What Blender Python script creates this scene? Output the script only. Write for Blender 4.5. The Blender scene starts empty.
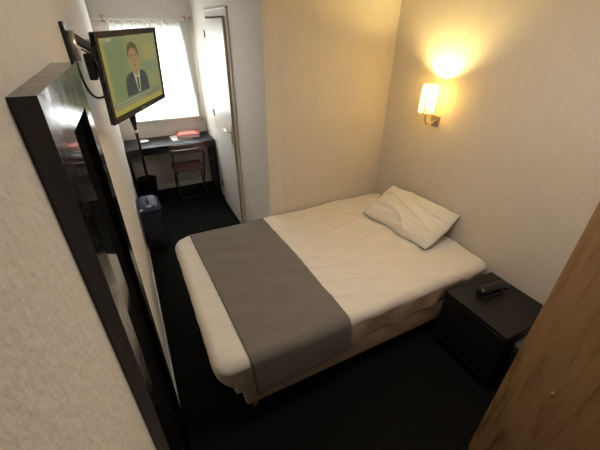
import bpy, bmesh, math, random
from mathutils import Vector, Matrix, noise
random.seed(4)
S = bpy.context.scene
COL = S.collection
PI = math.pi

# ------------------------------------------------------------------ camera, world, lights, exposure
cam_d = bpy.data.cameras.new('camera'); cam = bpy.data.objects.new('camera', cam_d); COL.objects.link(cam); S.camera = cam
cam_d.sensor_fit = 'HORIZONTAL'; cam_d.sensor_width = 36.0; cam_d.lens = 330.0 / 600.0 * 36.0; cam_d.clip_start = 0.01
_r = Vector((0.89232168, -0.45131889, 0.00856081)); _u = Vector((0.22773455, 0.4664762, 0.85471453)); _f = Vector((0.38974222, 0.76073071, -0.51902773))
M = Matrix((( _r.x, _u.x, -_f.x, .1306), (_r.y, _u.y, -_f.y, -.0162), (_r.z, _u.z, -_f.z, 2.0421), (0, 0, 0, 1)))
cam.matrix_world = M

S.view_settings.view_transform = 'Standard'; S.view_settings.look = 'None'
S.view_settings.gamma = 1.0; S.view_settings.use_curve_mapping = False
S.view_settings.exposure = 0.0

w = bpy.data.worlds.new('sky'); S.world = w; w.use_nodes = True
w.node_tree.nodes['Background'].inputs[0].default_value = (.86, .93, 1, 1)
w.node_tree.nodes['Background'].inputs[1].default_value = 5.0

def light(name, kind, loc, energy, color, size=.1, size_y=None, rot=(0, 0, 0)):
    d = bpy.data.lights.new(name, kind); d.energy = energy; d.color = color
    if kind == 'AREA':
        d.size = size
        if size_y: d.shape = 'RECTANGLE'; d.size_y = size_y
    elif kind in ('POINT', 'SPOT'): d.shadow_soft_size = size
    o = bpy.data.objects.new(name, d); COL.objects.link(o); o.location = loc; o.rotation_euler = rot
    return o
light('daylight_outside_window', 'AREA', (.55, 5.25, 1.6), 95, (.90, .95, 1.0), 1.3, 1.3, (-PI / 2, 0, 0))
light('added_fill_light', 'AREA', (1.15, .80, 2.465), 12.5, (1.0, .93, .85), .5, .5)  # fill light added to brighten the near end, no such lamp in view
light('sconce_bulb', 'POINT', (2.15, 1.845, 1.632), 30, (1.0, .75, .28), .018)

# ------------------------------------------------------------------ helpers
def obj(name, bm, mats, parent=None, smooth=False, recalc=True):
    if recalc: bmesh.ops.recalc_face_normals(bm, faces=bm.faces)
    me = bpy.data.meshes.new(name); bm.to_mesh(me); bm.free()
    for m in (mats if isinstance(mats, (list, tuple)) else [mats]): me.materials.append(m)
    if smooth:
        for p in me.polygons: p.use_smooth = True
    o = bpy.data.objects.new(name, me); COL.objects.link(o)
    if parent:
        o.parent = parent
        o.matrix_parent_inverse = parent_world(parent).inverted()
    return o
def parent_world(p):
    m = p.matrix_basis.copy()
    while p.parent:
        m = p.parent.matrix_basis @ p.matrix_parent_inverse @ m; p = p.parent
    return m
def thing(name, label, cat, loc=(0, 0, 0), group=None):
    o = bpy.data.objects.new(name, None); COL.objects.link(o); o.location = loc; o.empty_display_size = .05
    return tag(o, label, cat, group)
def tag(o, label, cat, group=None):
    o['label'] = label; o['category'] = cat
    if group: o['group'] = group
    return o
def struct(name, bm, m, parent=None, smooth=False):
    o = obj(name, bm, m, parent, smooth)
    if not parent: o['kind'] = 'structure'
    return o
def B(): return bmesh.new()
def box(bm, lo, hi, bev=0, seg=2, mat=0, mx=None):
    lo = Vector(lo); hi = Vector(hi)
    t = bmesh.new()
    r = bmesh.ops.create_cube(t, size=1)
    for v in t.verts: v.co = Vector((lo[i] + (v.co[i] + .5) * (hi[i] - lo[i]) for i in range(3)))
    if bev: bmesh.ops.bevel(t, geom=list(t.edges), offset=bev, segments=seg, profile=.5, affect='EDGES')
    merge(bm, t, mx, mat); return bm
def merge(bm, t, mx=None, mat=0):
    vm = {}
    for v in t.verts: vm[v] = bm.verts.new(mx @ v.co if mx else v.co)
    for f in t.faces:
        try:
            nf = bm.faces.new([vm[v] for v in f.verts]); nf.material_index = mat; nf.smooth = f.smooth
        except ValueError: pass
    t.free()
def tube(bm, pts, r, n=12, mat=0, cap=True):
    pts = [Vector(p) for p in pts]; rs = r if isinstance(r, (list, tuple)) else [r] * len(pts)
    rings = []; up = None
    for i, p in enumerate(pts):
        d = (pts[min(i + 1, len(pts) - 1)] - pts[max(i - 1, 0)]).normalized()
        if up is None: up = Vector((0, 0, 1)) if abs(d.z) < .9 else Vector((0, 1, 0))
        a = d.cross(up).normalized(); up = a.cross(d).normalized()
        rings.append([bm.verts.new(p + (a * math.cos(2 * PI * k / n) + up * math.sin(2 * PI * k / n)) * rs[i]) for k in range(n)])
    for A, C in zip(rings, rings[1:]):
        for k in range(n):
            f = bm.faces.new((A[k], A[(k + 1) % n], C[(k + 1) % n], C[k])); f.material_index = mat; f.smooth = True
    if cap:
        for R in (rings[0], rings[-1]):
            f = bm.faces.new(R); f.material_index = mat
    return bm
def lathe(bm, c, prof, n=32, mat=0, mx=None):
    c = Vector(c); t = bmesh.new(); rings = []
    for r, z in prof:
        if r < 1e-5: rings.append([t.verts.new(c + Vector((0, 0, z)))])
        else: rings.append([t.verts.new(c + Vector((r * math.cos(2 * PI * k / n), r * math.sin(2 * PI * k / n), z))) for k in range(n)])
    for A, C in zip(rings, rings[1:]):
        for k in range(n):
            q = [A[k % len(A)], A[(k + 1) % len(A)], C[(k + 1) % len(C)], C[k % len(C)]]
            q2 = []
            for v in q:
                if v not in q2: q2.append(v)
            if len(q2) > 2:
                f = t.faces.new(q2); f.smooth = True
    merge(bm, t, mx, mat); return bm
def bez(p0, p1, p2, p3, n=16):
    p0, p1, p2, p3 = map(Vector, (p0, p1, p2, p3))
    return [p0 * (1 - t) ** 3 + p1 * 3 * t * (1 - t) ** 2 + p2 * 3 * t * t * (1 - t) + p3 * t ** 3 for t in [i / n for i in range(n + 1)]]

# ------------------------------------------------------------------ materials
def mat(name, color, rough=.6, metal=0, spec=.5, noise_amt=0, noise_scale=20, bump=0, bump_scale=60, stretch=None, emit=None, emit_s=0, sheen=0, coat=0, detail=4):
    m = bpy.data.materials.new(name); m.use_nodes = True; nt = m.node_tree; b = nt.nodes['Principled BSDF']
    b.inputs['Base Color'].default_value = (*color, 1); b.inputs['Roughness'].default_value = rough
    b.inputs['Metallic'].default_value = metal; b.inputs['Specular IOR Level'].default_value = spec
    if sheen: b.inputs['Sheen Weight'].default_value = sheen
    if coat: b.inputs['Coat Weight'].default_value = coat
    if emit: b.inputs['Emission Color'].default_value = (*emit, 1); b.inputs['Emission Strength'].default_value = emit_s
    tc = nt.nodes.new('ShaderNodeTexCoord'); mp = nt.nodes.new('ShaderNodeMapping'); nt.links.new(tc.outputs['Object'], mp.inputs[0])
    if stretch: mp.inputs['Scale'].default_value = stretch
    if noise_amt:
        n = nt.nodes.new('ShaderNodeTexNoise'); n.inputs['Scale'].default_value = noise_scale; n.inputs['Detail'].default_value = detail
        nt.links.new(mp.outputs[0], n.inputs[0])
        r = nt.nodes.new('ShaderNodeMapRange'); r.inputs[1].default_value = .25; r.inputs[2].default_value = .75
        r.inputs[3].default_value = 1 - noise_amt; r.inputs[4].default_value = 1 + noise_amt
        nt.links.new(n.outputs[0], r.inputs[0])
        mx = nt.nodes.new('ShaderNodeMix'); mx.data_type = 'RGBA'; mx.blend_type = 'MULTIPLY'; mx.inputs[0].default_value = 1
        mx.inputs[6].default_value = (*color, 1); nt.links.new(r.outputs[0], mx.inputs[7]); nt.links.new(mx.outputs[2], b.inputs['Base Color'])
    if bump:
        n2 = nt.nodes.new('ShaderNodeTexNoise'); n2.inputs['Scale'].default_value = bump_scale; n2.inputs['Detail'].default_value = 5
        nt.links.new(mp.outputs[0], n2.inputs[0])
        bp = nt.nodes.new('ShaderNodeBump'); bp.inputs['Strength'].default_value = bump; bp.inputs['Distance'].default_value = .004
        nt.links.new(n2.outputs[0], bp.inputs['Height']); nt.links.new(bp.outputs[0], b.inputs['Normal'])
    return m
CREAM = (.72, .655, .57)
m_plaster = mat('textured_plaster', (.76, .70, .62), .8, spec=.25, noise_amt=.05, noise_scale=35, bump=.55, bump_scale=60)
m_plaster.node_tree.nodes['Bump'].inputs['Distance'].default_value = .007
m_paper = mat('wallpaper', CREAM, .75, spec=.25, noise_amt=.03, noise_scale=25, bump=.35, bump_scale=60, stretch=(1, 1, .35))
m_papery = mat('corridor_wallpaper', (.75, .69, .61), .75, spec=.25, noise_amt=.05, noise_scale=40, bump=.5, bump_scale=60, stretch=(1, 1, .25))
m_ceil = mat('ceiling_paint', (.8, .78, .74), .9, noise_amt=.02)
m_carpet = mat('charcoal_carpet', (.0092, .0092, .0084), .98, spec=.1, noise_amt=.35, noise_scale=260, bump=.8, bump_scale=300)
m_white = mat('white_gloss_paint', (.78, .75, .69), .35, noise_amt=.02)
m_tan = mat('door_edge_tan', (.50, .38, .24), .5, noise_amt=.12, noise_scale=30, stretch=(1, 1, .1))  # tan tone for the leaf's near edge and top
m_black = mat('black_lacquer', (.008, .0075, .007), .14, spec=.5, noise_amt=.2, noise_scale=12, bump=.02, bump_scale=18)
m_lacq = mat('frame_lacquer', (.005, .0047, .0045), .16, spec=.5, noise_amt=.2, noise_scale=12, bump=.03, bump_scale=18)
_nt = m_lacq.node_tree; _n = _nt.nodes.new('ShaderNodeTexNoise'); _n.inputs['Scale'].default_value = 9; _n.inputs['Distortion'].default_value = 3.5; _n.inputs['Detail'].default_value = 6
_r = _nt.nodes.new('ShaderNodeMapRange'); _r.inputs[1].default_value = .3; _r.inputs[2].default_value = .7; _r.inputs[3].default_value = .05; _r.inputs[4].default_value = .19
_c = _nt.nodes.new('ShaderNodeTexCoord'); _nt.links.new(_c.outputs['Object'], _n.inputs[0]); _nt.links.new(_n.outputs[0], _r.inputs[0]); _nt.links.new(_r.outputs[0], _nt.nodes['Principled BSDF'].inputs['Roughness'])
m_mirror = mat('dark_mirror_glass', (.012, .012, .012), .04, spec=.5, noise_amt=.02)
m_blackm = mat('black_plastic', (.010, .010, .010), .35, noise_amt=.1)
m_blackg = mat('black_glossy_plastic', (.012, .012, .012), .18, noise_amt=.05)
m_chrome = mat('brushed_metal', (.62, .60, .56), .28, metal=1, noise_amt=.06, noise_scale=50)
m_brass = mat('satin_nickel', (.55, .48, .36), .3, metal=1, noise_amt=.05)
m_sheet = mat('white_cotton', (.80, .745, .655), .85, spec=.15, noise_amt=.02, bump=.25, bump_scale=30, sheen=.2)
m_pillow = mat('white_pillow_cotton', (.82, .775, .69), .85, spec=.15, noise_amt=.02, bump=.2, bump_scale=24, sheen=.2)
for m_, st in ((m_sheet, (.45, 1, 1)), (m_pillow, (1.2, .8, 1))):
    nt_ = m_.node_tree; bp_ = nt_.nodes['Bump']; bp_.inputs['Distance'].default_value = .020; bp_.inputs['Strength'].default_value = .55
    nz = [n_ for n_ in nt_.nodes if n_.type == 'TEX_NOISE' and n_.inputs['Scale'].default_value in (30, 24)][0]
    nz.noise_type = 'RIDGED_MULTIFRACTAL'; nz.inputs['Scale'].default_value = 3.2; nz.inputs['Detail'].default_value = 2.5; nz.inputs['Distortion'].default_value = .7
    mp_ = [n_ for n_ in nt_.nodes if n_.type == 'MAPPING'][0]; mp_.inputs['Scale'].default_value = st; mp_.inputs['Rotation'].default_value = (0, 0, .25)
m_base = mat('beige_bed_base_fabric', (.62, .55, .45), .9, spec=.1, noise_amt=.06, noise_scale=150, bump=.3, bump_scale=200)
m_runner = mat('grey_woven_fabric', (.20, .177, .158), .92, spec=.1, noise_amt=.10, noise_scale=70, bump=.5, bump_scale=180, sheen=.1)
m_leg = mat('beech_wood', (.45, .28, .14), .5, noise_amt=.15, noise_scale=20)
m_dkwood = mat('black_stained_wood', (.0095, .0088, .008), .42, noise_amt=.35, noise_scale=30, stretch=(1, .08, 1), bump=.15, bump_scale=60)
m_redwood = mat('reddish_brown_wood', (.10, .042, .027), .4, noise_amt=.2, noise_scale=30, stretch=(.1, 1, 1))
m_iron = mat('dark_metal', (.03, .028, .027), .4, metal=.6, noise_amt=.1)
m_navy = mat('navy_fabric', (.012, .013, .028), .8, noise_amt=.2, noise_scale=120, bump=.3, bump_scale=250)
m_purple = mat('violet_blue_fabric', (.045, .043, .11), .6, noise_amt=.15, noise_scale=60)
m_grey = mat('grey_plastic', (.25, .26, .25), .5, noise_amt=.05)
m_red = mat('red_cover', (.50, .075, .06), .45, noise_amt=.08, noise_scale=30)
m_page = mat('white_paper', (.85, .83, .80), .7, noise_amt=.02)
m_pink = mat('pale_red_print', (.72, .36, .31), .5, noise_amt=.1)
m_white_disc = mat('white_ceramic', (.85, .84, .80), .25, noise_amt=.02)
def scr(name, c, s=.55): return mat(name, (0, 0, 0), .25, spec=.3, emit=c, emit_s=s)

# oak wood: long vertical grain, rings stretched along z
def oak():
    m = bpy.data.materials.new('oak_veneer'); m.use_nodes = True; nt = m.node_tree; b = nt.nodes['Principled BSDF']; L = nt.links
    tc = nt.nodes.new('ShaderNodeTexCoord'); mp = nt.nodes.new('ShaderNodeMapping'); L.new(tc.outputs['Object'], mp.inputs[0]); mp.inputs['Scale'].default_value = (1, 1, .09)
    n = nt.nodes.new('ShaderNodeTexNoise'); n.inputs['Scale'].default_value = 28; n.inputs['Detail'].default_value = 8; n.inputs['Roughness'].default_value = .6; n.inputs['Distortion'].default_value = .6; L.new(mp.outputs[0], n.inputs[0])
    mp2 = nt.nodes.new('ShaderNodeMapping'); L.new(tc.outputs['Object'], mp2.inputs[0]); mp2.inputs['Scale'].default_value = (1, 1, .16)
    n2 = nt.nodes.new('ShaderNodeTexNoise'); n2.inputs['Scale'].default_value = 7; n2.inputs['Detail'].default_value = 3; n2.inputs['Distortion'].default_value = 1.2; L.new(mp2.outputs[0], n2.inputs[0])
    ad = nt.nodes.new('ShaderNodeMath'); ad.operation = 'MULTIPLY_ADD'; L.new(n2.outputs[0], ad.inputs[0]); ad.inputs[1].default_value = .45; L.new(n.outputs[0], ad.inputs[2])
    cr = nt.nodes.new('ShaderNodeValToRGB'); cr.color_ramp.elements[0].position = .50; cr.color_ramp.elements[0].color = (.22, .115, .048, 1)
    cr.color_ramp.elements[1].position = .86; cr.color_ramp.elements[1].color = (.48, .285, .135, 1)
    e = cr.color_ramp.elements.new(.68); e.color = (.42, .24, .108, 1)
    L.new(ad.outputs[0], cr.inputs[0])
    L.new(cr.outputs[0], b.inputs['Base Color']); b.inputs['Roughness'].default_value = .45; b.inputs['Specular IOR Level'].default_value = .35
    bp = nt.nodes.new('ShaderNodeBump'); bp.inputs['Strength'].default_value = .15; bp.inputs['Distance'].default_value = .002; L.new(n.outputs[0], bp.inputs['Height']); L.new(bp.outputs[0], b.inputs['Normal'])
    return m
m_oak = oak()
m_knot = mat('knot_wood', (.50, .33, .16), .5, noise_amt=.2, noise_scale=90)

def sheer():
    m = bpy.data.materials.new('sheer_voile'); m.use_nodes = True; nt = m.node_tree; nt.nodes.clear(); L = nt.links
    out = nt.nodes.new('ShaderNodeOutputMaterial'); tr = nt.nodes.new('ShaderNodeBsdfTransparent'); tl = nt.nodes.new('ShaderNodeBsdfTranslucent'); df = nt.nodes.new('ShaderNodeBsdfDiffuse')
    tl.inputs[0].default_value = (.95, .95, .93, 1); df.inputs[0].default_value = (.9, .9, .88, 1)
    wv = nt.nodes.new('ShaderNodeTexNoise'); wv.inputs['Scale'].default_value = 400
    mr = nt.nodes.new('ShaderNodeMapRange'); mr.inputs[3].default_value = .3; mr.inputs[4].default_value = .5; L.new(wv.outputs[0], mr.inputs[0])
    a = nt.nodes.new('ShaderNodeMixShader'); a.inputs[0].default_value = .75; L.new(df.outputs[0], a.inputs[1]); L.new(tl.outputs[0], a.inputs[2])
    c = nt.nodes.new('ShaderNodeMixShader'); L.new(mr.outputs[0], c.inputs[0]); L.new(a.outputs[0], c.inputs[1]); L.new(tr.outputs[0], c.inputs[2])
    L.new(c.outputs[0], out.inputs[0]); return m
m_sheer = sheer()
def shade_mat():
    m = bpy.data.materials.new('parchment_shade'); m.use_nodes = True; nt = m.node_tree; nt.nodes.clear(); L = nt.links
    out = nt.nodes.new('ShaderNodeOutputMaterial'); tl = nt.nodes.new('ShaderNodeBsdfTranslucent'); df = nt.nodes.new('ShaderNodeBsdfDiffuse'); em = nt.nodes.new('ShaderNodeEmission')
    tl.inputs[0].default_value = (1, .93, .72, 1); df.inputs[0].default_value = (.9, .84, .68, 1); em.inputs[0].default_value = (1, .78, .36, 1); em.inputs[1].default_value = .5
    n = nt.nodes.new('ShaderNodeTexNoise'); n.inputs['Scale'].default_value = 60
    mr = nt.nodes.new('ShaderNodeMapRange'); mr.inputs[3].default_value = .6; mr.inputs[4].default_value = .7; L.new(n.outputs[0], mr.inputs[0])
    a = nt.nodes.new('ShaderNodeMixShader'); L.new(mr.outputs[0], a.inputs[0]); L.new(df.outputs[0], a.inputs[1]); L.new(tl.outputs[0], a.inputs[2])
    ad = nt.nodes.new('ShaderNodeAddShader'); L.new(a.outputs[0], ad.inputs[0]); L.new(em.outputs[0], ad.inputs[1]); tp = nt.nodes.new('ShaderNodeBsdfTransparent'); tp.inputs[0].default_value = (1, .86, .5, 1); c2 = nt.nodes.new('ShaderNodeMixShader'); c2.inputs[0].default_value = .19
    L.new(ad.outputs[0], c2.inputs[1]); L.new(tp.outputs[0], c2.inputs[2]); L.new(c2.outputs[0], out.inputs[0]); return m
m_shade = shade_mat()
def glass():
    m = bpy.data.materials.new('window_glass'); m.use_nodes = True; nt = m.node_tree; nt.nodes.clear(); L = nt.links
    out = nt.nodes.new('ShaderNodeOutputMaterial'); tr = nt.nodes.new('ShaderNodeBsdfTransparent'); gl = nt.nodes.new('ShaderNodeBsdfGlossy'); gl.inputs['Roughness'].default_value = .02
    fr = nt.nodes.new('ShaderNodeLayerWeight'); fr.inputs[0].default_value = .12; a = nt.nodes.new('ShaderNodeMixShader')
    L.new(fr.outputs['Fresnel'], a.inputs[0]); L.new(tr.outputs[0], a.inputs[1]); L.new(gl.outputs[0], a.inputs[2]); L.new(a.outputs[0], out.inputs[0]); return m
m_glass = glass()

# ------------------------------------------------------------------ the room
W, YP, XD, YW, YB, H = 2.259, 2.423, 1.079, 4.734, -.85, 2.5
T = .12
struct('floor', box(B(), (-T, YB - T, -.1), (W + T, YW + T, 0)), m_carpet)
struct('ceiling', box(B(), (-T, YB - T, H), (W + T, YW + T, H + .1)), m_ceil)
struct('wall_left', box(B(), (-T, YB - T, 0), (0, YW + T, H)), m_plaster)
struct('wall_right', box(B(), (W, YB - T, 0), (W + T, YP + T, H)), m_paper)
struct('wall_back', box(B(), (0, YB - T, 0), (W, YB, H)), mat('darkened_unseen_wall', (.09, .07, .055), .6, noise_amt=.1))  # unseen wall coloured dark so the black mirror frame reflects less light
struct('wall_partition', box(B(), (XD + T, YP, 0), (W, YP + T, H)), m_paper)
# corridor wall with the door opening
DL, DR, DH = 3.985, 3.270, 2.10
b = B()
box(b, (XD, YP, 0), (XD + T, DR, H)); box(b, (XD, DL, 0), (XD + T, YW, H)); box(b, (XD, DR, DH), (XD + T, DL, H))
struct('wall_corridor', b, m_papery)
struct('wall_bathroom', box(B(), (XD + T + .6, YP + T, 0), (XD + T + .62, YW, H)), m_paper)
# window wall with opening
WX0, WX1, WZ0, WZ1 = .17, .985, .98, 1.955
b = B()
box(b, (0, YW, 0), (XD + T + .6, YW + .2, WZ0 - .03)); box(b, (0, YW, WZ1), (XD + T + .6, YW + .2, H))
box(b, (0, YW, WZ0 - .03), (WX0, YW + .2, WZ1)); box(b, (WX1, YW, WZ0 - .03), (XD + T + .6, YW + .2, WZ1))
struct('wall_window', b, m_papery)
# window
b = B(); f = .045
for lo, hi in [((WX0, YW + .09, WZ0), (WX0 + f, YW + .15, WZ1)), ((WX1 - f, YW + .09, WZ0), (WX1, YW + .15, WZ1)),
               ((WX0 + f, YW + .09, WZ0), (WX1 - f, YW + .15, WZ0 + f)), ((WX0 + f, YW + .09, WZ1 - f), (WX1 - f, YW + .15, WZ1)),
               (((WX0 + WX1) / 2 - .03, YW + .085, WZ0 + f), ((WX0 + WX1) / 2 + .03, YW + .155, WZ1 - f))]:
    box(b, lo, hi, .004, 1)
win = struct('window_1', b, m_white)
xm = (WX0 + WX1) / 2
for a, c in ((WX0 + f, xm - .03), (xm + .03, WX1 - f)):
    obj('window_pane', box(B(), (a, YW + .116, WZ0 + f), (c, YW + .120, WZ1 - f)), m_glass, win)
obj('window_sill', box(B(), (WX0 - .03, YW - .045, WZ0 - .03), (WX1 + .03, YW + .09, WZ0), .008), m_white, win)
b = B(); tube(b, [(xm + .012, YW + .07, 1.45), (xm + .012, YW + .07, 1.57)], .009); box(b, (xm - .004, YW + .068, 1.49), (xm + .028, YW + .085, 1.53), .003)
obj('window_handle', b, m_white, win)
# baseboards
struct('baseboard_left', box(B(), (0, 1.02, 0), (.010, 4.28, .07), .003), m_plaster)
struct('baseboard_window', box(B(), (.03, YW - .014, 0), (XD - .03, YW, .085), .004), m_white)
struct('baseboard_corridor', box(B(), (XD - .012, YP + .0, 0), (XD, DR - .06, .07), .004), m_white)
struct('baseboard_corridor_end', box(B(), (XD - .012, DL + .06, 0), (XD, YW - .46, .07), .004), m_white)
# door 1: frame casing is the structure, the leaf stands a little proud of it
b = B(); cw = .055
box(b, (XD - .016, DR - cw, 0), (XD, DR, DH + cw), .004, 1); box(b, (XD - .016, DL, 0), (XD, DL + cw, DH + cw), .004, 1)
box(b, (XD - .016, DR, DH), (XD, DL, DH + cw), .004, 1)
box(b, (XD - .022, DR - cw - .012, DH + cw), (XD, DL + cw + .012, DH + cw + .014), .003, 1)
box(b, (XD + .002, DR, 0), (XD + T, DR + .012, DH), 0); box(b, (XD + .002, DL - .012, 0), (XD + T, DL, DH), 0)
door = struct('door_1', b, m_white)
# hinge on the far side, swung open by a few centimetres towards the corridor
ang = math.radians(.3)
hx = Matrix.Translation((XD - .002, DL - .002, 0)) @ Matrix.Rotation(-ang, 4, 'Z')
lw = DL - DR - .004
b = B(); box(b, (-.034, -lw, .012), (-.0, 0, DH - .012), .002, 1)
b.faces.ensure_lookup_table()
for fc in b.faces:
    n = fc.normal
    fc.material_index = 0
t = obj('door_leaf', b, [m_white, m_tan], door)
for p in t.data.polygons:
    c_ = p.center
    if c_.y < -lw + .003 or c_.z > DH - .014: p.material_index = 1
t.matrix_basis = hx
b = B(); box(b, (-.040, -lw + .025, .97), (-.034, -lw + .062, 1.17), .003)
lathe(b, (0, 0, 0), [(.011, 0), (.011, .03), (.009, .04), (0, .04)], 16, 0, Matrix.Translation((-.040, -lw + .044, 1.10)) @ Matrix.Rotation(-PI / 2, 4, 'Y'))
tube(b, bez((-.076, -lw + .044, 1.10), (-.088, -lw + .05, 1.10), (-.086, -lw + .09, 1.105), (-.08, -lw + .155, 1.10)), .009)
h_ = obj('door_handle', b, m_brass, t, True); h_.matrix_parent_inverse = Matrix()
for z in (.25, 1.16, 1.95):
    b = B(); tube(b, [(-.040, .004, z - .035), (-.040, .004, z + .035)], .006)
    h_ = obj('hinge', b, m_iron, t); h_.matrix_parent_inverse = Matrix()

# ------------------------------------------------------------------ curtain rail and sheer curtain
rail = thing('curtain_rail', 'cream curtain rail above the bright window', 'curtain rail', (.55, YW - .06, 2.08))
b = B(); tube(b, [(.02, YW - .065, 2.085), (1.02, YW - .065, 2.085)], .014)
obj('rod', b, m_white, rail, True)
for x in (.12, .985):
    b = B(); box(b, (x - .02, YW - .012, 2.05), (x + .02, YW, 2.12), .004); box(b, (x - .008, YW - .085, 2.067), (x + .008, YW - .01, 2.103), .003)
    tube(b, [(x - .012, YW - .065, 2.085), (x + .012, YW - .065, 2.085)], .021)
    obj('rail_bracket', b, m_brass, rail)
b = B(); lathe(b, (0, 0, 0), [(0, 0), (.018, .004), (.024, .018), (.018, .032), (0, .036)], 16, 0, Matrix.Translation((1.015, YW - .065, 2.085)) @ Matrix.Rotation(PI / 2, 4, 'Y'))
obj('finial', b, m_brass, rail, True)

def curtain(x0, x1, z0, z1, y, amp, n, nv=24, gather=None):
    b = B(); rows = []
    for j in range(nv + 1):
        t = j / nv; z = z1 + (z0 - z1) * t
        a0, a1 = (x0, x1) if not gather else (x0 + gather[0] * t, x1 + gather[1] * t)
        row = []
        for i in range(n * 8 + 1):
            s = i / (n * 8)
            row.append(b.verts.new((a0 + (a1 - a0) * s, y + amp * (1 - .35 * t) * math.sin(2 * PI * n * s) + .004 * noise.noise((s * 6, t * 3, 1)), z + (.006 * math.sin(2 * PI * n * s) if j == 0 else 0))))
        rows.append(row)
    for A, C in zip(rows, rows[1:]):
        for k in range(len(A) - 1): b.faces.new((A[k], A[k + 1], C[k + 1], C[k])).smooth = True
    return b
cur = obj('sheer_curtain', curtain(.155, .905, 1.005, 2.068, YW - .055, .008, 22, gather=(0, .075)), m_sheer, recalc=False)
tag(cur, 'white pleated sheer curtain glowing with daylight in the window', 'curtain')
md = cur.modifiers.new('thickness', 'SOLIDIFY'); md.thickness = .0008
cur2 = obj('side_curtain', curtain(.915, 1.035, .93, 2.075, YW - .058, .010, 5, gather=(.078, .0)), m_white, recalc=False)
tag(cur2, 'narrow cream side curtain hanging right of the sheer', 'curtain')
md = cur2.modifiers.new('thickness', 'SOLIDIFY'); md.thickness = .002

# ------------------------------------------------------------------ desk and what stands on and by it
DY = 4.285
desk = thing('desk', 'black writing desk under the window', 'desk', (.54, 4.52, 0))
obj('desktop', box(B(), (.004, DY, .715), (XD - .006, YW - .002, .75), .003), m_dkwood, desk)
obj('apron', box(B(), (.034, DY + .012, .655), (XD - .036, DY + .032, .715)), m_dkwood, desk)
for a, c in ((.004, .034), (XD - .036, XD - .006)):
    obj('side_panel', box(B(), (a, DY + .01, 0), (c, YW - .018, .715), .002, 1), m_dkwood, desk)

bk = thing('red_book', 'red covered hotel folder lying on the black desk', 'book', (.83, 4.6, .75))
mr = Matrix.Translation((.79, 4.585, .7768)) @ Matrix.Rotation(math.radians(-4), 4, 'Z') @ Matrix.Diagonal((1.05, 1.35, 3.2, 1))
obj('pages', box(B(), (-.128, -.088, -.004), (.128, .084, .006), 0, mx=mr), m_page, bk)
b = B(); box(b, (-.135, -.095, -.0065), (.135, .09, -.004), .001, 1, 0, mr); box(b, (-.135, -.095, .006), (.135, .09, .0085), .001, 1, 0, mr)
box(b, (-.137, -.095, -.0065), (-.134, .09, .0085), 0, 1, 0, mr)
obj('cover', b, m_red, bk)
obj('cover_print', box(B(), (-.11, -.05, .0085), (.10, .07, .0088), 0, mx=mr), m_pink, bk)
b = B(); mp_ = Matrix.Translation((.715, 4.565, .7515)) @ Matrix.Rotation(math.radians(4), 4, 'Z')
box(b, (-.15, -.12, -.0012), (.10, .13, .003), 0, mx=mp_)
tag(obj('paper_sheets', b, m_page), 'white paper sheets sticking out beneath the red folder', 'papers')
b = B(); lathe(b, (.235, 4.56, .7502), [(0, 0), (.038, 0), (.062, .010), (.064, .013), (.060, .013), (.036, .005), (0, .004)], 32)
tag(obj('saucer', b, m_white_disc, smooth=True), 'small round white saucer at left end of the desk', 'saucer')

# chair: folding wooden-slat chair, back towards the room
ch = thing('folding_chair', 'folding chair with reddish wooden slats tucked at the black desk', 'chair', (.68, 4.25, 0))
cx = .68
for s in (-1, 1):
    b = B(); tube(b, bez((cx + s * .185, 4.045, .83), (cx + s * .185, 4.075, .62), (cx + s * .185, 4.16, .42), (cx + s * .185, 4.44, .012)), .011); obj('leg', b, m_iron, ch)
    b = B(); tube(b, [(cx + s * .163, 4.44, .44), (cx + s * .163, 4.25, .25), (cx + s * .163, 4.06, .012)], .010); obj('leg', b, m_iron, ch)
    b = B(); box(b, (cx + s * .163 - .008, 4.10, .425), (cx + s * .163 + .008, 4.47, .441), .002, 1); obj('seat_rail', b, m_iron, ch)
for z, y in ((.79, 4.035), (.725, 4.045)):
    b = B(); n = 10; rr = []
    for i in range(n + 1):
        s = -1 + 2 * i / n; x = cx + s * .205; yy = y - .0 - .018 * (1 - s * s) 
        rr.append([b.verts.new((x, yy + dy, z + dz)) for dy, dz in ((0, -.026), (0, .026), (.012, .026), (.012, -.026))])
    for A, C in zip(rr, rr[1:]):
        for k in range(4): b.faces.new((A[k], A[(k + 1) % 4], C[(k + 1) % 4], C[k]))
    b.faces.new(rr[0]); b.faces.new(rr[-1])
    obj('back_slat', b, m_redwood, ch)
for i in range(6):
    y = 4.115 + i * .060
    obj('seat_slat', box(B(), (cx - .19, y, .441), (cx + .19, y + .050, .456), .003), m_redwood, ch)
obj('stretcher', tube(B(), [(cx - .163, 4.12, .09), (cx + .163, 4.12, .09)], .007), m_iron, ch)
obj('stretcher', tube(B(), [(cx - .185, 4.375, .10), (cx + .185, 4.375, .10)], .007), m_iron, ch)

# bin
b = B(); lathe(b, (.165, 4.53, 0), [(0, .002), (.095, .002), (.118, .27), (.122, .275), (.115, .272), (.093, .012), (0, .012)], 32)
tag(obj('waste_bin', b, m_blackm, smooth=True), 'black round waste bin under left end of the desk', 'bin')

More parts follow.
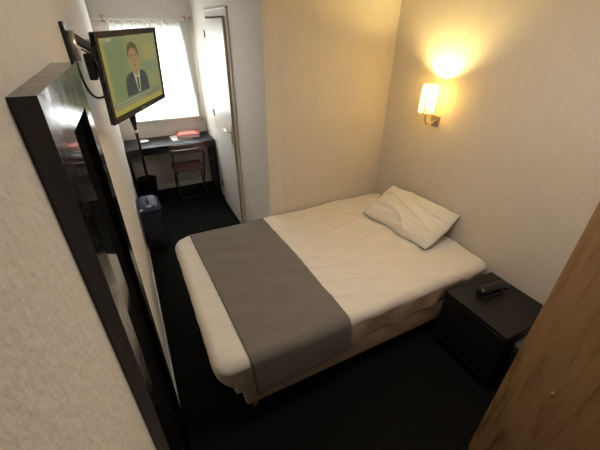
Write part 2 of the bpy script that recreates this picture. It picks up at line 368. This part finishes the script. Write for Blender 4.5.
# floor lamp (torchiere) between suitcase and desk
lp = thing('floor_lamp', 'thin black floor lamp standing behind the suitcase', 'lamp', (.17, 4.13, 0))
b = B(); lathe(b, (.17, 4.13, 0), [(0, .002), (.105, .002), (.108, .012), (.09, .022), (.02, .030), (0, .03)], 40); obj('base', b, m_blackm, lp, True)
b = B(); tube(b, [(.17, 4.13, .028), (.17, 4.13, .96), (.17, 4.13, 1.06)], [.017, .017, .020], 16); obj('pole', b, m_iron, lp)
b = B(); lathe(b, (.17, 4.13, 1.05), [(0, 0), (.020, 0), (.026, .03), (.034, .08), (.044, .16), (.055, .20), (.10, .25), (.098, .255), (.04, .21), (0, .20)], 32); obj('lamp_shade', b, m_iron, lp, True)
b = B(); lathe(b, (.17, 4.13, .985), [(.021, 0), (.021, .03), (.0195, .03)], 16); obj('collar', b, m_brass, lp, True)

# ------------------------------------------------------------------ suitcase
sc = thing('suitcase', 'navy wheeled suitcase with violet top standing against left wall', 'suitcase', (.11, 3.3, 0))
def soft_box(lo, hi, bev, seg=4): return box(B(), lo, hi, bev, seg)
o = obj('body', soft_box((.012, 3.14, .045), (.205, 3.47, .455), .035), m_navy, sc, True)
o = obj('top_cap', soft_box((.010, 3.135, .43), (.208, 3.475, .525), .065, 6), m_purple, sc, True)
b = B(); box(b, (.03, 3.13, .09), (.188, 3.148, .37), .008); obj('front_pocket', b, m_navy, sc, True)
b = B(); tube(b, bez((.11, 3.21, .508), (.11, 3.22, .56), (.11, 3.37, .56), (.11, 3.39, .508)), .010); obj('carry_handle', b, m_blackm, sc, True)
b = B(); box(b, (.085, 3.15, .505), (.135, 3.19, .522), .006); obj('handle_mount', b, m_grey, sc, True)
b = B(); box(b, (.02, 3.150, .475), (.055, 3.175, .505), .008); obj('badge', b, m_white_disc, sc, True)
b = B()
for y in (3.20, 3.41): tube(b, [(.212, y, .06), (.212, y, .50)], .006)
obj('side_rail', b, m_iron, sc)
for y in (3.18, 3.43):
    for x in (.05, .17):
        b = B(); lathe(b, (0, 0, 0), [(0, -.011), (.024, -.011), (.026, 0), (.024, .011), (0, .011)], 20, 0, Matrix.Translation((x, y, .0265)) @ Matrix.Rotation(PI / 2, 4, 'Y')); obj('wheel', b, m_blackm, sc, True)

# ------------------------------------------------------------------ wall mirror with black frame
MY0, MY1, MZ0, MZ1, MD = .532, 1.0, .10, 1.962, .034
fw = .079
def wedge(bm):
    # the frame stands off the wall a little more at its far side and at its top
    for v in bm.verts:
        f_ = .033 + .016 * (v.co.y - MY0) / (MY1 - MY0) - .012 * (1 - v.co.z / MZ1)
        v.co.x *= f_ / MD
    return bm
mir = thing('wall_mirror', 'tall mirror in wide glossy black frame on near left wall', 'mirror', (0, (MY0 + MY1) / 2, MZ0))
b = B()
O_ = [(MY0, MZ0), (MY1, MZ0), (MY1, MZ1), (MY0, MZ1)]; I_ = [(MY0 + fw, MZ0 + .088), (MY1 - fw, MZ0 + .088), (MY1 - fw, MZ1 - .088), (MY0 + fw, MZ1 - .088)]
vo = [[b.verts.new((x, y, z)) for y, z in L_] for L_ in (O_, I_) for x in (0, MD)]      # outer back, outer front, inner back, inner front
for k in range(4):
    q = (k + 1) % 4
    for A, C in ((0, 1), (1, 3), (3, 2), (2, 0)): b.faces.new((vo[A][k], vo[A][q], vo[C][q], vo[C][k]))
obj('frame', wedge(b), m_lacq, mir)
obj('mirror_glass', wedge(box(B(), (.004, MY0 + fw, MZ0 + .088), (.020, MY1 - fw, MZ1 - .088))), m_mirror, mir)

# ------------------------------------------------------------------ television
tc = Vector((.212, 1.762, 1.854)); a, ti, ro = 1.068, .052, .022
wx = Vector((math.cos(a), math.sin(a), 0)); nn = Vector((math.sin(a), -math.cos(a), 0)); up = Vector((0, 0, 1))
n2 = nn * math.cos(ti) - up * math.sin(ti); up2 = up * math.cos(ti) + nn * math.sin(ti)
w2 = wx * math.cos(ro) + up2 * math.sin(ro); u2 = -wx * math.sin(ro) + up2 * math.cos(ro)
MT = Matrix(((w2.x, u2.x, n2.x, tc.x), (w2.y, u2.y, n2.y, tc.y), (w2.z, u2.z, n2.z, tc.z), (0, 0, 0, 1)))   # local x right, y up, z out of the screen
tv = thing('television', 'flat television showing a newsreader, held off the left wall by an arm', 'television', tc)
HW, HH = .27, .165
b = B(); box(b, (-HW, -HH, -.020), (HW, HH, -.008), .004, 2, 0, MT)
for lo, hi in [((-HW, -HH, -.01), (-.248, HH, .0)), ((.249, -HH, -.01), (HW, HH, .0)), ((-.248, .144, -.01), (.249, HH, .0)), ((-.248, -HH, -.01), (.249, -.141, .0))]: box(b, lo, hi, .0015, 1, 0, MT)
obj('bezel', b, m_blackg, tv)
b = B(); box(b, (-.20, -.135, -.058), (.19, .10, -.019), .012, 2, 0, MT); obj('back_housing', b, m_blackm, tv)
b = B(); box(b, (-.022, -.1545, .0), (.022, -.1495, .0006), 0, mx=MT); obj('maker_badge', b, m_grey, tv)
P = dict(
 base=[(-.248, .144), (.249, .144), (.249, -.141), (-.248, -.141)],
 green_l=[(-.222, .143), (-.06, .143), (-.07, -.08), (-.218, -.086)],
 lg=[(-.2206, .1429), (-.1538, .1412), (-.1506, .1286), (-.2176, .1285)],
 ly=[(-.248, .144), (-.2206, .1435), (-.2163, -.141), (-.248, -.141)],
 by=[(-.2437, -.118), (.2362, -.1181), (.2373, -.1405), (-.247, -.1405)],
 orange=[(.1071, .0987), (.17, .115), (.2314, .101), (.2226, .0263), (.16, .022), (.0962, .034)],
 blue=[(.0595, .0328), (.15, .038), (.2249, .0315), (.238, -.009), (.16, -.012), (.0807, -.0006)],
 suit=[(-.113, -.0874), (-.108, -.03), (-.0927, -.008), (-.0559, .0051), (.0512, .0052), (.085, -.006), (.104, -.03), (.1093, -.0874)],
 shirt=[(-.0282, .0034), (.0345, .0063), (.0135, -.0803), (-.008, -.0812)],
 tie=[(-.005, -.0199), (.0134, -.0226), (.0105, -.0709), (-.0073, -.0758)],
 neck=[(-.022, .03), (.026, .03), (.026, -.002), (.002, -.016), (-.02, -.002)],
 hair=[(-.050, .066), (-.0531, .0822), (-.0408, .1086), (-.0019, .1217), (.0377, .1081), (.0528, .0782), (.048, .055), (0, .05)],
 face=[(-.044, .052), (-.0406, .0812), (-.0152, .0951), (.0231, .0901), (.042, .066), (.042, .036), (.0293, .0151), (.004, .0052), (-.0244, .0137), (-.040, .034)],
 gb=[(-.2346, -.0866), (.2201, -.0884), (.2236, -.117), (-.2301, -.1183)])
cols = dict(base=(.20, .215, .085), green_l=(.145, .185, .085), lg=(.19, .22, .13), ly=(.27, .235, .065), by=(.31, .27, .055), orange=(.28, .235, .09), blue=(.165, .195, .11), suit=(.040, .047, .048),
            shirt=(.36, .36, .20), tie=(.05, .055, .04), neck=(.26, .16, .08), hair=(.085, .07, .03), face=(.29, .18, .085), gb=(.15, .16, .095))
soft = dict(green_l=.05, orange=.03, blue=.018, suit=.006, ly=.006, by=.006, gb=.008, hair=.006, face=.006, neck=.005, shirt=.004, tie=.003, lg=.004)
def sdf(p, pl):
    """signed distance to a polygon, positive inside"""
    d = 1e9; ins = False; x, y = p
    for q in range(len(pl)):
        (x0, y0), (x1, y1) = pl[q], pl[q - 1]
        ex, ey = x1 - x0, y1 - y0; t = max(0, min(1, ((x - x0) * ex + (y - y0) * ey) / (ex * ex + ey * ey)))
        d = min(d, math.hypot(x - x0 - ex * t, y - y0 - ey * t))
        if (y0 > y) != (y1 > y) and x < (x1 - x0) * (y - y0) / (y1 - y0) + x0: ins = not ins
    return d if ins else -d
random.seed(8); bits = [(-.022, .0665, .010, .003, (.09, .055, .03)), (.020, .0665, .010, .003, (.09, .055, .03)), (.002, .028, .012, .0025, (.15, .07, .045)), (.002, .048, .005, .007, (.22, .13, .06)), (-.208, .136, .008, .005, (.33, .24, .07)), (-.178, .136, .018, .003, (.36, .38, .26))]
for yb, x_end in ((-.096, .13), (-.110, .06)):
    x = -.222
    while x < x_end:
        l = random.uniform(.004, .010); bits.append((x + l, yb, l, .0028, (.30, .30, .20))); x += 2 * l + .005
b = B(); GX, GY = 190, 108; lay = b.verts.layers.float_color.new('picture'); gv = []
for j in range(GY + 1):
    row = []
    for i in range(GX + 1):
        x = -.248 + .497 * i / GX; y = -.141 + .285 * j / GY; c = list(cols['base'])
        for k in P:
            if k == 'base': continue
            f_ = soft[k]; t = min(max(sdf((x, y), P[k]) / f_ + .5, 0), 1); t = t * t * (3 - 2 * t)
            c = [c[q] * (1 - t) + cols[k][q] * t for q in range(3)]
        for bx, by_, hx_, hy_, cc in bits:
            if abs(x - bx) < hx_ + .002 and abs(y - by_) < hy_ + .002:
                t = min(max((hx_ - abs(x - bx)) / .003 + .5, 0), 1) * min(max((hy_ - abs(y - by_)) / .003 + .5, 0), 1)
                c = [c[q] * (1 - t) + cc[q] * t for q in range(3)]
        v = b.verts.new(MT @ Vector((x, y, -.004))); v[lay] = (*c, 1); row.append(v)
    gv.append(row)
for A, C in zip(gv, gv[1:]):
    for k in range(GX): b.faces.new((A[k], A[k + 1], C[k + 1], C[k]))
m_screen = mat('lit_screen', (.0, .0, .0), .3, spec=.3, emit=(1, 1, 1), emit_s=.95)
_at = m_screen.node_tree.nodes.new('ShaderNodeAttribute'); _at.attribute_name = 'picture'
m_screen.node_tree.links.new(_at.outputs[0], m_screen.node_tree.nodes['Principled BSDF'].inputs['Emission Color'])
mats = m_screen
obj('screen', b, mats, tv, recalc=False)

br = thing('television_bracket', 'jointed metal arm bracket holding the television to left wall', 'wall bracket', (0, 1.44, 1.97))
obj('wall_plate', box(B(), (.0, 1.415, 1.905), (.013, 1.465, 2.045), .003), m_blackm, br)
b = B(); tube(b, [(.022, 1.44, 1.93), (.022, 1.44, 2.02)], .012); box(b, (.012, 1.43, 1.94), (.024, 1.45, 2.01), .002); obj('pivot', b, m_chrome, br)
b = B(); box(b, (-.009, 0, -.014), (.009, .155, .014), .003, 1, 0, Matrix.Translation((.026, 1.44, 2.0)) @ Matrix.Rotation(math.radians(-14), 4, 'Z') @ Matrix.Rotation(math.radians(-14), 4, 'X')); obj('arm', b, m_iron, br)
b = B(); tube(b, [(.062, 1.585, 1.99), (.062, 1.585, 1.86)], .013); obj('elbow', b, m_chrome, br)
e0 = Vector((.062, 1.585, 1.885)); e1 = MT @ Vector((-.02, .0, -.07))
b = B(); tube(b, [e0, e1], .011); obj('arm', b, m_blackm, br)
b = B(); box(b, (-.055, -.055, -.074), (.055, .055, -.0585), .004, 1, 0, MT); obj('mount_head', b, m_blackm, br)
obj('arm_housing', box(B(), (.034, 1.535, 1.855), (.062, 1.575, 1.945), .005), m_blackm, br)
b = B(); tube(b, bez((.012, 1.47, 1.93), (.012, 1.49, 1.82), (.030, 1.50, 1.78), MT @ Vector((-.215, -.06, -.040)), 24), .0045, 8)
tag(obj('cable', b, m_blackm), 'black cable sagging lowest below the television bracket', 'cable')
b = B(); tube(b, bez((.036, 1.53, 1.96), (.11, 1.47, 1.93), (.06, 1.52, 1.78), MT @ Vector((-.16, -.04, -.0615)), 20), .003, 8)
tag(obj('cable', b, m_blackm), 'thin black cable looping from bracket into television side', 'cable')

# ------------------------------------------------------------------ bed
BX0, BX1, BY0, BY1 = .365, 2.24, 1.095, 2.405
bed = thing('bed', 'double bed with beige base and wooden legs against right wall', 'bed', ((BX0 + BX1) / 2, (BY0 + BY1) / 2, 0))
obj('bed_base', soft_box((BX0, BY0, .13), (BX1, BY1, .33), .02, 3), m_base, bed, True)
obj('mattress', soft_box((BX0 - .06, BY0 - .012, .332), (BX1, BY1, .545), .06, 5), m_base, bed, True)
for x in (BX0 + .07, BX1 - .1):
    for y in (BY0 + .07, BY1 - .08):
        b = B(); lathe(b, (x, y, .001), [(0, 0), (.020, 0), (.029, .13), (0, .13)], 20); obj('leg', b, m_leg, bed, True)

# duvet: one cloth shell over mattress
QX0, QX1, QY0, QY1, RC = .222, 2.245, 1.052, 2.412, .09
TOP, RIM = .570, .050
def rrect(u, v):
    """map a point of the unit square's border to a rounded rectangle"""
    X = (QX0 + QX1) / 2 + u * (QX1 - QX0) / 2; Y = (QY0 + QY1) / 2 + v * (QY1 - QY0) / 2
    RC = (.09 if v < 0 else .13) if u < 0 else .055
    cx_ = min(max(X, QX0 + RC), QX1 - RC); cy_ = min(max(Y, QY0 + RC), QY1 - RC)
    if (X < QX0 + RC or X > QX1 - RC) and (Y < QY0 + RC or Y > QY1 - RC):
        d = Vector((X - cx_, Y - cy_)); 
        if d.length > 1e-6:
            # flatten square corner to arc
            m_ = max(abs(d.x), abs(d.y)); d = d.normalized() * m_
        return cx_ + d.x, cy_ + d.y
    return X, Y
random.seed(21)
CREASE = [(random.uniform(1.1, 2.15), random.uniform(1.1, 2.3), random.gauss(-.25, .35), random.uniform(.15, .5), random.uniform(.003, .0085)) for _ in range(34)] + [(random.uniform(.3, 1.0), random.uniform(1.15, 2.3), random.gauss(1.4, .5), random.uniform(.1, .3), random.uniform(.001, .003)) for _ in range(14)]
def edge_dist(x, y): return min(x - QX0, QX1 - x, y - QY0, QY1 - y)
def crown(x, y):
    s = (x - QX0) / (QX1 - QX0)
    h = .018 * math.sin(PI * min(max((y - QY0) / (QY1 - QY0), 0), 1)) 
    h += .0075 * noise.noise((x * 2.6, y * 3.2, 0)) + .0065 * noise.noise((x * 6.5 + y * 3, y * 9 - x * 2, 3))
    # long soft creases running with the bed length, mostly in the head half
    cw_ = min(max((s - .35) / .4, 0), 1)
    ph = (y - .16 * x) * 15 + 1.6 * noise.noise((x * 1.3, y * 2, 9))
    h += cw_ * .026 * (1 - abs(math.sin(ph))) ** 3 * (.45 + .55 * noise.noise((x * 2, y * 3, 4)))
    ph2 = (y + .45 * x) * 12 + 1.8 * noise.noise((x * 2, y * 1.6, 19)); h += (.25 + .75 * cw_) * .016 * (1 - abs(math.sin(ph2))) ** 4 * (.5 + .5 * noise.noise((x * 3, y * 2, 8)))
    for wx_, wy_, an_, ln_, am_ in CREASE:
        ca, sa = math.cos(an_), math.sin(an_); a1 = (x - wx_) * ca + (y - wy_) * sa; a2 = -(x - wx_) * sa + (y - wy_) * ca + .02 * math.sin(a1 * 7 + wx_ * 9)
        if abs(a1) < ln_ and abs(a2) < .05: h += am_ * math.cos(a1 / ln_ * PI / 2) * math.exp(-(a2 / .011) ** 2)
    return h
def rim_drop(d, r=RIM):
    if d >= r: return 0
    d = max(d, 0); return r - math.sqrt(max(r * r - (r - d) ** 2, 0))
def hem(x, y):
    """height of the duvet's hem along its border"""
    if x < QX0 + .12:                                   # foot end
        t = (y - QY0) / (QY1 - QY0)
        return .30 + .02 * math.sin(t * 9) + .10 * min(max((t - .01) / .12, 0), 1)
    s = (x - QX0) / (QX1 - QX0)
    return .30 + .085 * max(s - .1, 0) + .008 * math.sin(x * 11)
N = 150; K = 28
b = B(); grid = {}
DSK = K / N * 2
def skirt(u, v, m):
    X, Y = rrect(u / m, v / m)
    t = (m - 1) / DSK                                 # 0 at rim end .. 1 at hem
    ztop = TOP + crown(X, Y) - RIM
    zh = hem(X, Y); z = ztop + (zh - ztop) * t
    # outward flare and folds
    nx = -1 if X <= QX0 + 1e-3 else 0; ny = -1 if Y <= QY0 + 1e-3 else 0
    c_ = Vector((X - (QX0 + QX1) / 2, Y - (QY0 + QY1) / 2))
    if X < QX0 + RC and Y < QY0 + RC: d_ = Vector((X - QX0 - RC, Y - QY0 - RC)).normalized()
    elif X < QX0 + 1e-3: d_ = Vector((-1, 0))
    elif Y < QY0 + 1e-3: d_ = Vector((0, -1))
    else: d_ = Vector((0, 0))
    arc = X + Y
    fold = .012 * math.sin(arc * 21 + 1.5 * noise.noise((X * 4, Y * 4, 2))) * t + .006 * noise.noise((X * 9, Y * 9, z * 6))
    inw = -.028 * t if ny or (X > QX0 + .2) else .012 * math.sin(t * PI)
    if X < QX0 + 1e-3 or (X < QX0 + RC and Y < QY0 + RC): fold *= .9; inw = -.085 * t * t if X < QX0 + 1e-3 else -.075 * t * t
    if X < QX0 + .3: fold += .012 * t * noise.noise((X * 14, Y * 14, z * 12))
    if X > 1.95 and Y < QY0 + .2: fold += .022 * noise.noise((X * 18, Y * 18, z * 22)) * min(t * 3, 1)
    return Vector((X + d_.x * (fold + inw), Y + d_.y * (max(fold, -.006) + inw), z))
for i in range(-N // 2 - K, N // 2 + K + 1):
    for j in range(-N // 2 - K, N // 2 + K + 1):
        u, v = i / (N / 2), j / (N / 2); m = max(abs(u), abs(v))
        if m <= 1:
            if m > 1e-6: rx, ry = rrect(u / m, v / m)
            else: rx, ry = (QX0 + QX1) / 2, (QY0 + QY1) / 2
            mm = m if m < .8 else .8 + .2 * math.sin((m - .8) / .2 * PI / 2) * 1.0
            cxm, cym = (QX0 + QX1) / 2, (QY0 + QY1) / 2
            x = cxm + (rx - cxm) * mm; y = cym + (ry - cym) * mm
            # distance to the border for the rim rounding
            ddx = abs(rx - cxm) * (1 - mm); ddy = abs(ry - cym) * (1 - mm); d = ddx if abs(u) > abs(v) else ddy
            p = Vector((x, y, TOP + crown(x, y) - rim_drop(d)))
        else: p = skirt(u, v, m)
        grid[i, j] = b.verts.new(p)
for i in range(-N // 2 - K, N // 2 + K):
    for j in range(-N // 2 - K, N // 2 + K):
        b.faces.new((grid[i, j], grid[i + 1, j], grid[i + 1, j + 1], grid[i, j + 1])).smooth = True
dv = obj('duvet', b, m_sheet, smooth=True)
tag(dv, 'rumpled white duvet spread over the bed and hanging at its foot', 'duvet')

# runner: grey band across the foot half, falling down the front side
b = B(); rows = []; nu, L1, L2 = 44, 90, 26
def run_x(s, v):                                     # s 0..1 left to right edge, v 0 at wall .. 1 at hem
    return (.352 + .062 * min(v * 1.1, 1)) * (1 - s) + (.985 + .045 * min(v * 1.1, 1)) * s
for k in range(L1 + L2 + 1):
    row = []
    for i in range(nu + 1):
        s = i / nu; v = k / (L1 + L2); x = run_x(s, v)
        if k <= L1:
            q = k / L1
            y = (QY1 - .012) + (QY0 - (QY1 - .012)) * (math.sin(q * PI / 2) if False else q)
            if q > .93:
                a_ = (q - .93) / .07 * PI / 2; y = QY0 + RIM * (1 - math.sin(a_)); z = TOP + crown(x, y) - RIM * (1 - math.cos(a_)) + .006
            else:
                yr = (QY1 - .012) + ((QY0 + RIM) - (QY1 - .012)) * (q / .93); y = yr; z = TOP + crown(x, y) + .006
            if y > QY1 - RIM: z -= rim_drop(QY1 - y)
            y -= .006 * (max(q - .93, 0) / .07)
            last = (y, z)
        else:
            t = (k - L1) / L2; zt = TOP + crown(x, QY0) - RIM + .006; zh = .305 + .03 * s + .004 * math.sin(x * 14)
            z = zt + (zh - zt) * t; y = QY0 - .0065 - .012 * math.sin(t * PI / 2) + .004 * noise.noise((x * 5, z * 6, 0)) * t
        row.append(b.verts.new((x, y, z)))
    rows.append(row)
for A, C in zip(rows, rows[1:]):
    for k in range(nu): b.faces.new((A[k], A[k + 1], C[k + 1], C[k])).smooth = True
rn = obj('bed_runner', b, m_runner, smooth=True)
md = rn.modifiers.new('thickness', 'SOLIDIFY'); md.thickness = .003; md.offset = -1
tag(rn, 'wide grey fabric runner laid across the foot of the bed', 'bed runner')

# pillow
def pillow(L_, W_, T_, mx):
    b = B(); n = 72; g = {}
    for side in (1, -1):
        for i in range(n + 1):
            for j in range(n + 1):
                u = -1 + 2 * i / n; v = -1 + 2 * j / n
                if side == -1 and (i in (0, n) or j in (0, n)): g[side, i, j] = g[1, i, j]; continue
                px = u * L_ / 2 * (1 - .06 * (1 - v * v) * abs(u) ** 3 * -1 - .05 * abs(u) ** 4 * (1 - abs(v)) ); py = v * W_ / 2 * (1 - .07 * abs(v) ** 4 * (1 - abs(u)))
                h = T_ / 2 * (max(1 - abs(u) ** 2.2, 0) ** .6) * (max(1 - abs(v) ** 2.6, 0) ** .55)
                wr = .010 * noise.noise((u * 2.1, v * 5 + u, side)) + .004 * noise.noise((u * 5, v * 9, 5 * side)) + .020 * (1 - abs(math.sin(v * 5 + u * 2 + noise.noise((u, v, 3)) * 2))) ** 3
                px += .016 * noise.noise((v * 2.2, u * 1.5, 11)) * abs(u); py += .020 * noise.noise((u * 2.0, v, 21)) * abs(v)
                for ou, ov, ph_ in ((1.1, -1.1, .3), (-1.1, 1.0, 1.1), (1.1, 1.1, 2.0), (-1.05, -1.1, .7)):
                    r_ = math.hypot((u - ou) * 1.5, v - ov); an = math.atan2(v - ov, (u - ou) * 1.5)
                    wr += .015 * math.exp(-r_ * 1.5) * (1 - abs(math.sin(an * 7 + ph_ + noise.noise((u * 2, v * 2, ph_))))) ** 2
                edge = min(1, (1 - max(abs(u), abs(v))) * 5)
                z = side * h + wr * edge + .012 * noise.noise((u * 1.5, v * 1.5, 7)) 
                g[side, i, j] = b.verts.new(mx @ Vector((px, py, z)))
    for side in (1, -1):
        for i in range(n):
            for j in range(n):
                q = [g[side, i, j], g[side, i + 1, j], g[side, i + 1, j + 1], g[side, i, j + 1]]
                if side == -1: q.reverse()
                try: b.faces.new(q).smooth = True
                except ValueError: pass
    return b
# local x = length (along the wall), local y = across, tilted up against the head wall
pm = Matrix.Translation((2.035, 1.715, .695)) @ Matrix.Rotation(math.radians(97), 4, 'Z') @ Matrix.Rotation(math.radians(-24), 4, 'X')
tag(obj('pillow', pillow(.69, .42, .16, pm), m_pillow, smooth=True), 'white creased pillow leaning on the wall at the bed head', 'pillow')

# ------------------------------------------------------------------ nightstand and handset
ns = thing('nightstand', 'black nightstand between the bed and the oak wardrobe', 'nightstand', (2.03, .82, 0))
NX0, NX1, NY0, NY1 = 1.800, W - .003, .585, 1.036
obj('top', box(B(), (NX0 - .006, NY0, .478), (NX1, NY1, .50), .002, 1), m_dkwood, ns)
for y in (NY0, NY1 - .018): obj('side_panel', box(B(), (NX0, y, .0), (NX1, y + .018, .478)), m_dkwood, ns)
obj('back_panel', box(B(), (NX1 - .012, NY0 + .018, .05), (NX1, NY1 - .018, .478)), m_dkwood, ns)
obj('shelf', box(B(), (NX0 + .01, NY0 + .018, .05), (NX1 - .012, NY1 - .018, .068)), m_dkwood, ns)
b = B(); box(b, (NX0 - .004, NY0 + .004, .07), (NX0 + .014, NY1 - .004, .472), .002, 1); dr = obj('drawer', b, m_dkwood, ns)

hs = thing('telephone', 'rounded black telephone handset lying on the nightstand', 'telephone', (2.04, .885, .5))
hm = Matrix.Translation((2.045, .885, .5)) @ Matrix.Rotation(math.radians(-8), 4, 'Z')
b = B(); box(b, (-.10, -.035, .0), (.075, .035, .022), .010, 3, 0, hm); obj('cradle', b, m_blackm, hs, True)
b = B()
prof = [(-.115, .006), (-.11, .018), (-.09, .026), (-.04, .022), (0, .020), (.05, .022), (.095, .027), (.115, .019), (.120, .006)]
n = 20; rings = []
for x, r_ in prof:
    rings.append([b.verts.new(hm @ Vector((x, 1.45 * r_ * math.cos(2 * PI * k / n), (.046) + .010 * (1 - (x / .12) ** 2) + .95 * r_ * math.sin(2 * PI * k / n)))) for k in range(n)])
for A, C in zip(rings, rings[1:]):
    for k in range(n): b.faces.new((A[k], A[(k + 1) % n], C[(k + 1) % n], C[k]))
b.faces.new(rings[0]); b.faces.new(rings[-1])
obj('handset', b, m_blackg, hs, True)

pb = thing('pedal_bin', 'dark bin with grey lid half hidden between nightstand and wardrobe', 'bin', (1.92, .525, 0))
obj('body', soft_box((1.862, .455, .0), (1.99, .572, .40), .02, 3), m_blackm, pb, True)
obj('lid', soft_box((1.858, .451, .402), (1.994, .575, .45), .022, 3), mat('dark_grey_plastic', (.06, .068, .066), .45, noise_amt=.1), pb, True)

# ------------------------------------------------------------------ wardrobe
wd = thing('wardrobe', 'tall oak wardrobe filling the lower right foreground', 'wardrobe', (1.8, -.2, 0))
WX, WYF = 1.40, .386
obj('carcass', box(B(), (WX + .02, YB + .01, 0), (W - .003, WYF, 2.25)), m_oak, wd)
for i, (a, c) in enumerate(((-.06, WYF), (-.52, -.064))):
    d = obj('door', box(B(), (WX, a, .06), (WX + .0195, c, 2.245), .0015, 1), m_oak, wd)
    if i == 0:
        b = B(); lathe(b, (0, 0, 0), [(0, 0), (.011, 0), (.011, .0007), (0, .001)], 20, 0, Matrix.Translation((WX, .218, .78)) @ Matrix.Rotation(-PI / 2, 4, 'Y') @ Matrix.Diagonal((1.3, .7, 1, 1)))
        obj('wood_knot', b, m_knot, d)

# ------------------------------------------------------------------ wall sconce
LX, LY = 2.145, 1.845
sn = thing('wall_lamp', 'lit wall lamp with parchment shade above the bed', 'wall lamp', (W, LY, 1.42))
obj('wall_plate', box(B(), (W - .016, LY - .045, 1.375), (W, LY + .03, 1.455), .004), m_brass, sn)
b = B(); tube(b, bez((W - .014, LY - .01, 1.415), (W - .07, LY - .01, 1.395), (LX, LY, 1.36), (LX, LY, 1.475), 20), .0065); obj('arm', b, m_brass, sn)
b = B(); lathe(b, (LX, LY, 1.47), [(0, 0), (.018, 0), (.018, .05), (0, .05)], 20); obj('bulb_holder', b, m_brass, sn, True)
b = B()
rs_ = [(.070, 1.485), (.066, 1.68)]
def arc_pt(r_, z, a_): return (LX + r_ * math.cos(a_), LY + r_ * math.sin(a_), z)
nA = 36; a0_, a1_ = 0, 2 * PI
cols_ = [[b.verts.new(arc_pt(r_, z, a0_ + (a1_ - a0_) * k / nA)) for r_, z in ((.062, 1.485), (.057, 1.675), (.0562, 1.675), (.0612, 1.485))] for k in range(nA)]
for A, C in zip(cols_, cols_[1:] + cols_[:1]):
    for k in range(4): b.faces.new((A[k], A[(k + 1) % 4], C[(k + 1) % 4], C[k])).smooth = True
lathe(b, (LX, LY, 1.487), [(.020, 0), (.0605, 0), (.0605, .001), (.020, .001), (.020, 0)], 36)
sh = obj('lamp_shade', b, m_shade, sn, True)
b = B()
lathe(b, (LX, LY, 0), [(.0580, 1.672), (.0578, 1.678), (.0564, 1.678), (.0566, 1.672), (.0580, 1.672)], 40)
for z, r_ in ((1.485, .0625), (1.675, .0575)):
    tube(b, [(LX + r_ * math.cos(2 * PI * k / 40), LY + r_ * math.sin(2 * PI * k / 40), z) for k in range(41)], .0016, 6, cap=False)
for ang_ in (30, 120, 208, 298):
    a_ = math.radians(ang_); tube(b, [(LX + .0632 * math.cos(a_), LY + .0632 * math.sin(a_), 1.483), (LX + .0582 * math.cos(a_), LY + .0582 * math.sin(a_), 1.677)], .0048, 6)
for k in range(3):
    a_ = k * 2 * PI / 3 + .4; tube(b, [(LX, LY, 1.50), (LX + .061 * math.cos(a_), LY + .061 * math.sin(a_), 1.488)], .0014, 6)
obj('shade_wire', b, m_iron, sn)

# ------------------------------------------------------------------ made-up fitting for the fill light added at the near end, unseen above the frame
cl = thing('added_ceiling_lamp', 'unseen square fitting added on the ceiling for the fill light', 'ceiling lamp', (1.15, .80, H))
obj('added_lamp_base', box(B(), (.88, .53, H - .018), (1.42, 1.07, H - .0), .004), m_white, cl)
